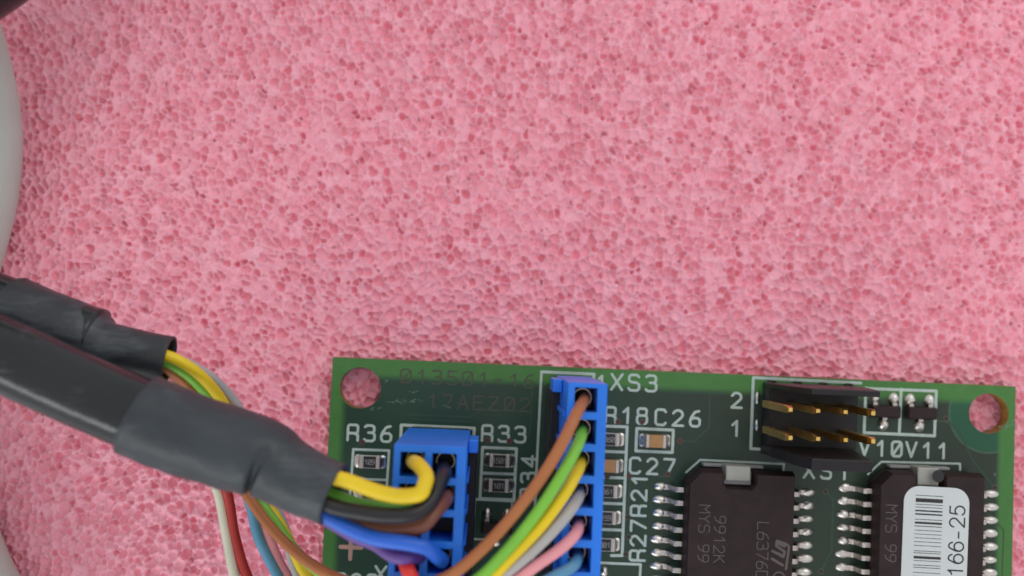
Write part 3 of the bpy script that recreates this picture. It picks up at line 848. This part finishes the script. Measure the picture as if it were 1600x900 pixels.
def plug(parent, cols, rows, first, colpitch, rowpitch, well, left, right, end, latch_side):
    """blue crimp housing in board axes; first = centre of the first well (x, y)"""
    wx, wy = well
    xs = [first[0] - wx / 2 - left]
    for i in range(cols): xs += [first[0] + i * colpitch - wx / 2, first[0] + i * colpitch + wx / 2]
    xs.append(xs[-1] + right)
    ys = [first[1] + wy / 2 + end]
    for j in range(rows): ys += [first[1] - j * rowpitch + wy / 2, first[1] - j * rowpitch - wy / 2]
    ys.append(ys[-1] - end)
    mb = MB()
    grid_block(mb, xs, ys, lambda i, j: i % 2 == 1 and j % 2 == 1, 2.9, TOPZ, 6.0)
    x0, x1, y1, y0 = xs[0], xs[-1], ys[0], ys[-1]
    body = mb.build('plug_housing', M['blue'], parent, bevel=.07, segs=2)
    for i in range(cols):
        for j in range(rows):
            c = MB(); cx, cy = first[0] + i * colpitch, first[1] - j * rowpitch
            c.box(cx - wx / 2 + .03, cx + wx / 2 - .03, cy - wy / 2 + .03, cy + wy / 2 - .03, 6.05, 13.2)
            c.build('well_shade_block', M['black'], body)  # black block added in every well, stands in for the shade down there
    # latch ear and guide ribs on the keyed side
    e = MB(); sgn = latch_side; xe = x1 if sgn > 0 else x0
    a, b = sorted((xe + sgn * .01, xe + sgn * .85))
    e.box(a, b, y1 - 1.15, y1 - .02, 7.5, 11.5)
    e.build('latch_ear', M['blue'], body, bevel=.1, segs=2)
    for j in range(1, rows):
        r = MB(); yy = first[1] - (j - .5) * rowpitch; a, b = sorted((xe + sgn * .01, xe + sgn * .20))
        r.box(a, b, yy - .22, yy + .22, 6.0, TOPZ - 1.2); r.build('guide_rib', M['blue'], body, bevel=.05)
    return body, (x0, x1, y0, y1)
def crimp(body, x, y, m=None):
    mb = MB(); n = 14
    def r(rr, z): return [(x + rr * math.cos(2 * math.pi * k / n), y + rr * math.sin(2 * math.pi * k / n), z) for k in range(n)]
    mb.loops([r(.80, 6.1), r(.80, 14.2), r(.70, 14.2), r(.70, 6.1)], False)
    return mb.build('crimp_terminal', M['crimp'], body, smooth=True, angle=40)

# ------------------------------------------------------------------ cable one: big black cable to the two-row plug
def place(p):                                            # photo pixel + height -> place
    return tuple(see(p[0], p[1], p[2]))
base1 = see(120, 600, 20)
cable1 = thing('signal_cable', 'thick shiny black cable whose grey shrink sleeve feeds the two-row blue plug', 'cable',
               (base1.x, base1.y, 0))
def rel(pts, root):
    l = Vector((root.location.x / MM, root.location.y / MM, 0))
    return [tuple(Vector(p[:3]) - l) for p in pts]
def sag(S, seed, amp=.07):
    """small kinks and bends along a wire, dying out at its ends"""
    r = np.random.default_rng(seed); n = len(S); t = np.linspace(0, 1, n)
    fade = np.clip(np.minimum(t, 1 - t) * 8, 0, 1)[:, None]
    d = sum(r.normal(0, amp / (1 + .5 * k), 3)[None, :] * np.sin(2 * np.pi * (k + 2) * t + r.uniform(0, 6))[:, None] for k in range(5))
    return S + d * fade
def wire(root, pts, r, colour, label, sides=14):
    P = rel([place(p) for p in pts], root)
    S = sag(spline(P, 10), len(label))
    mb = MB(); sweep(mb, S, r, sides)
    o = mb.build('wire', M['wire_' + colour], root, smooth=True); o['label'] = label
    return o
def plug_frame(root):
    """an in-between origin in board axes so the housing lines up with its socket"""
    e = Matrix.Translation((0, 0, 0))
    return e
def board_to_world(x, y): return Vector((O.x + x * ca - y * sa, O.y + x * sa + y * ca, 0))
def seat(o, root):
    """turn a part modelled in board axes into its thing's frame"""
    l = root.location
    o.location = (O.x * MM - l.x, O.y * MM - l.y, 0); o.rotation_euler = (0, 0, ANG)

f2 = onb(644, 726, TOPZ)
pb, box2 = plug(cable1, 2, 6, (f2.x, f2.y), 2.52, 2.50, (1.92, 1.92), .55, .82, .62, 1); seat(pb, cable1)
socket(box2[0] + .1, box2[1] - .1, box2[2] + .1, box2[3] - .1, 1)

# jacket: lies aslant, 5.6 mm thick
JZ = 20.0
path = spline([place(p) for p in ((-420, 375, 14), (-180, 474, 17.5), (0, 552, JZ), (130, 611, JZ), (250, 662, JZ), (330, 695, JZ))], 12)
mb = MB(); sweep(mb, rel(path, cable1), 2.83, 40); o = mb.build('cable_jacket', M['jacket'], cable1, smooth=True); o['label'] = 'shiny black cable jacket'
# shrink sleeve, wide over the jacket and necked down over the wires
cl = [(216, 647, 20, 3.20), (222, 650, 20, 3.26), (262, 667, 20, 3.25), (330, 692, 20, 3.20), (385, 708, 20, 3.12), (412, 717, 20, 3.00), (440, 733, 20, 2.72), (480, 755, 20.3, 2.52), (522, 773, 20.6, 2.42)]
pts = [(*place(c), c[3]) for c in cl]
S = spline(pts, 9)
ln = len(S)
def crinkle(i, a):
    t = i / ln
    k = 1 + .010 * math.sin(3 * a + 9 * t) + .006 * math.sin(7 * a - 23 * t) + .006 * math.sin(31 * t + 2 * a)
    k += .010 * math.sin(58 * t + 3 * math.sin(2 * a)) * max(0, math.cos(a - .4)) + .006 * math.sin(9 * a + 40 * t)
    k -= .30 * math.exp(-((t - .625) / .026) ** 2) * max(0, math.cos(a - .75)) ** 2        # pinch beside the step
    k += .020 * math.exp(-((t - .70) / .05) ** 2) * math.sin(4 * a + 1)
    return k
mb = MB(); P = rel(S, cable1); sweep(mb, P, list(S[:, 3]), 44, False, crinkle)
n44 = 44; ringN = len(mb.v)
# open end: rolled lip and the inside of the sleeve
inner = P[:][::-1][:9]; mb2v = []
sweep(mb, inner, [2.42 - .16 - .004 * k for k in range(9)], 44, False, lambda i, a: 1)
lo = (ln - 1) * 44
mb.f += [(lo + k, lo + (k + 1) % 44, ringN + (44 + 22 - k - 1) % 44, ringN + (44 + 22 - k) % 44) for k in range(0)]
mb.mi += []
o = mb.build('shrink_sleeve', M['shrink'], cable1, smooth=True); o['label'] = 'matt grey shrink sleeve, necked down at one end'
sol = o.modifiers.new('wall', 'SOLIDIFY'); sol.thickness = .0002; sol.offset = -1

WR = .59
tails = [
    ('yellow', [(440, 728, 21), (490, 738, 21.4), (535, 751, 21.6), (590, 767, 21.8), (635, 775, 22), (661, 768, 22.2), (666, 748, 21.6), (655, 727, 19.6), (646, 721, 16.5), (645, 723, 11)], 'yellow wire bent back into the first well'),
    ('darkgreen', [(440, 745, 20), (500, 768, 20.4), (545, 784, 20.4), (585, 794, 20.0), (622, 793, 19.4), (643, 785, 18.2), (645, 779, 14), (645, 776, 10)], 'green wire under the yellow one'),
    ('black', [(440, 752, 20.3), (500, 783, 21.5), (545, 798, 21.6), (600, 806, 21.8), (645, 803, 21.8), (674, 782, 21.2), (688, 752, 19.6), (692, 734, 16.8), (693, 727, 11)], 'black wire curving up to the second well'),
    ('darkbrown', [(440, 752, 19), (505, 790, 19.4), (560, 817, 19.6), (610, 827, 20.2), (650, 824, 20.4), (680, 805, 19.8), (694, 782, 18.2), (697, 772, 14), (697, 770, 10)], 'dark brown wire below the black one'),
    ('royal', [(440, 760, 20), (505, 802, 20.5), (545, 826, 20.6), (590, 842, 20.8), (640, 850, 21), (670, 857, 20.6), (685, 872, 19), (688, 878, 15), (688, 878, 10)], 'bright blue wire'),
    ('purple', [(440, 757, 19), (505, 803, 18.6), (550, 835, 18.6), (595, 859, 19.2), (635, 868, 19.6), (652, 870, 18.4), (650, 874, 15), (644, 874, 10)], 'purple wire under the blue one'),
    ('brightred', [(440, 757, 18), (505, 792, 17.0), (560, 822, 16.6), (600, 848, 17.2), (624, 868, 18.2), (638, 897, 19.8), (645, 922, 18.6), (643, 926, 14), (643, 926, 10)], 'red wire dropping below the purple one'),
]
for c, pts, lab in tails: wire(cable1, pts, WR, c, lab)
for (i, j) in ((0, 0), (1, 0), (0, 1), (1, 1), (0, 3), (1, 3), (0, 4)):
    crimp(pb, f2.x + i * 2.52, f2.y - j * 2.50)

# ------------------------------------------------------------------ cable two: thinner black cable to the single-row plug
base2 = see(80, 470, 12)
cable2 = thing('sensor_cable', 'black shrink-sleeved cable whose thin coloured wires loop to the single-row blue plug', 'cable', (base2.x, base2.y, 0))
f3 = onb(915.5, 625, TOPZ)
pb3, box3 = plug(cable2, 1, 8, (f3.x, f3.y), 2.54, 2.535, (1.80, 1.92), .56, .80, .40, -1); seat(pb3, cable2)
socket(box3[0] + .1, box3[1] - .1, box3[2] + .1, box3[3] - .1, -1)
Z2 = 15.0
path = spline([place(p) for p in ((-420, 305, 8), (-180, 395, 12), (-40, 462, Z2), (60, 500, Z2), (150, 530, Z2))], 12)
mb = MB(); sweep(mb, rel(path, cable2), 2.55, 32); o = mb.build('cable_jacket', M['jacket'], cable2, smooth=True); o['label'] = 'black cable jacket'
cl = [(8, 482, Z2, 2.80), (14, 485, Z2, 2.86), (60, 503, Z2, 2.84), (110, 520, Z2, 2.76), (140, 532, Z2, 2.62), (165, 543, Z2, 2.16), (195, 548, Z2, 1.86), (230, 555, Z2, 1.76), (265, 562, Z2, 1.74)]
S = spline([(*place(c), c[3]) for c in cl], 8); ln2 = len(S)
def crinkle2(i, a):
    t = i / ln2
    flat = 1 + .13 * max(0, t - .6) / .4 * math.cos(2 * a)
    return flat + .012 * math.sin(2 * a + 11 * t) + .008 * math.sin(5 * a - 19 * t) + .008 * math.exp(-((t - .62) / .05) ** 2) * math.sin(3 * a)
mb = MB(); sweep(mb, rel(S, cable2), list(S[:, 3]), 36, False, crinkle2)
o = mb.build('shrink_sleeve', M['shrinkdark'], cable2, smooth=True); o['label'] = 'black shrink sleeve with a step, wires leaving its open end'
sol = o.modifiers.new('wall', 'SOLIDIFY'); sol.thickness = .0002; sol.offset = -1

R2 = .465
ends = [(f3.x, f3.y - 2.535 * k) for k in range(8)]
def well_px(k, dz):                                      # world point above well k
    w = board_to_world(*ends[k]); return (w.x, w.y, dz)
def wire2(colour, a, b, k, label, r=R2):
    """a: photo points out of the sleeve, b: photo points on the way into well k"""
    P = [place(p) for p in a] + [place(p) for p in b] + [well_px(k, 16.0), well_px(k, 13.0), well_px(k, 9.0)]
    S = sag(spline(rel(P, cable2), 9), len(label) + k, .09)
    mb = MB(); sweep(mb, S, r, 14)
    o = mb.build('wire', M['wire_' + colour], cable2, smooth=True); o['label'] = label
    crimp(pb3, *ends[k]); return o
wire2('brown', [(215, 556, 15), (252, 571, 14.8), (285, 592, 13.5), (330, 650, 11), (365, 730, 9.5), (392, 785, 10), (430, 838, 11.5), (490, 885, 14), (560, 912, 16.5), (640, 918, 18.6)],
      [(700, 900, 20), (752, 858, 20.3), (800, 806, 20.4), (846, 745, 20.4), (880, 690, 20.2), (902, 648, 19.2)], 0, 'orange-brown wire, topmost in the single-row plug')
wire2('green', [(215, 553, 15.4), (255, 563, 15.3), (290, 585, 14.2), (345, 650, 11), (385, 735, 9.0), (410, 790, 9.2), (434, 823, 9.8), (462, 857, 10.8), (520, 905, 13.0), (590, 935, 15.6), (670, 938, 18.2)],
      [(740, 908, 19.6), (790, 862, 20), (835, 806, 20.2), (872, 748, 20.2), (898, 702, 19.4)], 1, 'light green wire in the second well')
wire2('yellow', [(215, 550, 15.8), (262, 556, 15.8), (305, 580, 14.8), (355, 640, 11.4), (396, 735, 8.4), (419, 786, 8.2), (443, 828, 8.4), (459, 862, 8.8), (478, 897, 9.6), (530, 942, 12), (600, 965, 14.6), (680, 956, 17.6)],
      [(752, 916, 19.2), (802, 868, 19.6), (846, 820, 19.8), (882, 772, 19.6), (899, 745, 18.8)], 2, 'yellow wire in the third well')
wire2('grey', [(215, 552, 14.6), (264, 558, 14.2), (312, 578, 13), (366, 628, 10.4), (410, 735, 8), (433, 798, 7.6), (446, 832, 7.4), (456, 872, 7.6), (472, 908, 8.4), (530, 970, 11), (610, 995, 13.6), (700, 965, 17)],
      [(776, 908, 18.8), (826, 866, 19.2), (868, 824, 19.4), (894, 794, 18.8)], 3, 'grey wire in the fourth well')
wire2('pink', [(215, 560, 13.6), (250, 578, 13.4), (282, 606, 12), (330, 680, 9), (395, 770, 6.6), (418, 835, 6.4), (441, 888, 6.8), (500, 960, 9.6), (600, 1005, 13), (700, 985, 16)],
      [(776, 930, 18.4), (836, 886, 19), (876, 856, 19), (898, 836, 18.4)], 4, 'pink wire in the fifth well')
wire2('blue', [(215, 564, 13.4), (250, 584, 13), (280, 615, 11.6), (330, 690, 8.6), (386, 770, 7.0), (401, 842, 7.0), (428, 892, 7.4), (480, 965, 9.6), (600, 1030, 12.6), (720, 1010, 15.6)],
      [(800, 944, 18.2), (858, 906, 18.8), (892, 886, 18.4)], 5, 'blue wire in the sixth well')
wire2('red', [(215, 566, 14), (248, 590, 13), (275, 630, 11), (325, 700, 8), (354, 765, 7), (368, 840, 6.6), (388, 905, 6.8), (440, 990, 8.6), (580, 1070, 12), (720, 1060, 15.6)],
      [(810, 1000, 18.2), (868, 956, 18.8), (894, 936, 18.2)], 6, 'dark red wire hanging below the sleeves')
wire2('white', [(215, 562, 14.4), (246, 588, 13.6), (270, 635, 11.6), (315, 700, 8), (341, 770, 7), (352, 840, 6.6), (368, 905, 6.8), (420, 1010, 8.4), (570, 1110, 12), (720, 1110, 15.6)],
      [(815, 1050, 18.2), (868, 1010, 18.8), (894, 988, 18.2)], 7, 'cream white wire hanging below the sleeves')

# ------------------------------------------------------------------ two more cables at the edge of the view
base3 = see(-40, 300, 2)
cable3 = thing('grey_cable', 'light grey cable curving along the foam beside the black cables', 'cable', (base3.x, base3.y, -BT))
path = spline([(*tuple(place(p)),) for p in ((-150, -160, 7), (-80, -20, 7), (-42, 90, 6), (-21, 200, 4), (-26, 300, 2.5), (-56, 420, 1.4), (-96, 540, 1.4), (-118, 640, 1.4), (-105, 740, 1.4), (-66, 820, 1.4), (-33, 900, 1.4), (25, 1010, 1.4), (60, 1090, 1.4))], 10)
P = [tuple(Vector(p) - Vector((0, 0, -BT))) for p in rel(path, cable3)]
mb = MB(); sweep(mb, P, 3.05, 36); mb.build('cable_jacket', M['greycable'], cable3, smooth=True)
base4 = see(-30, -30, 16)
cable4 = thing('corner_cable', 'black cable crossing the grey cable at the corner of the foam', 'cable', (base4.x, base4.y, -BT))
path = spline([place(p) for p in ((-330, 200, 6), (-170, 82, 12), (-60, -1, 15), (10, -50, 15.5), (90, -118, 14), (200, -230, 9))], 10)
P = [tuple(Vector(p) - Vector((0, 0, -BT))) for p in rel(path, cable4)]
mb = MB(); sweep(mb, P, 2.9, 32); mb.build('cable_jacket', M['jacket'], cable4, smooth=True)
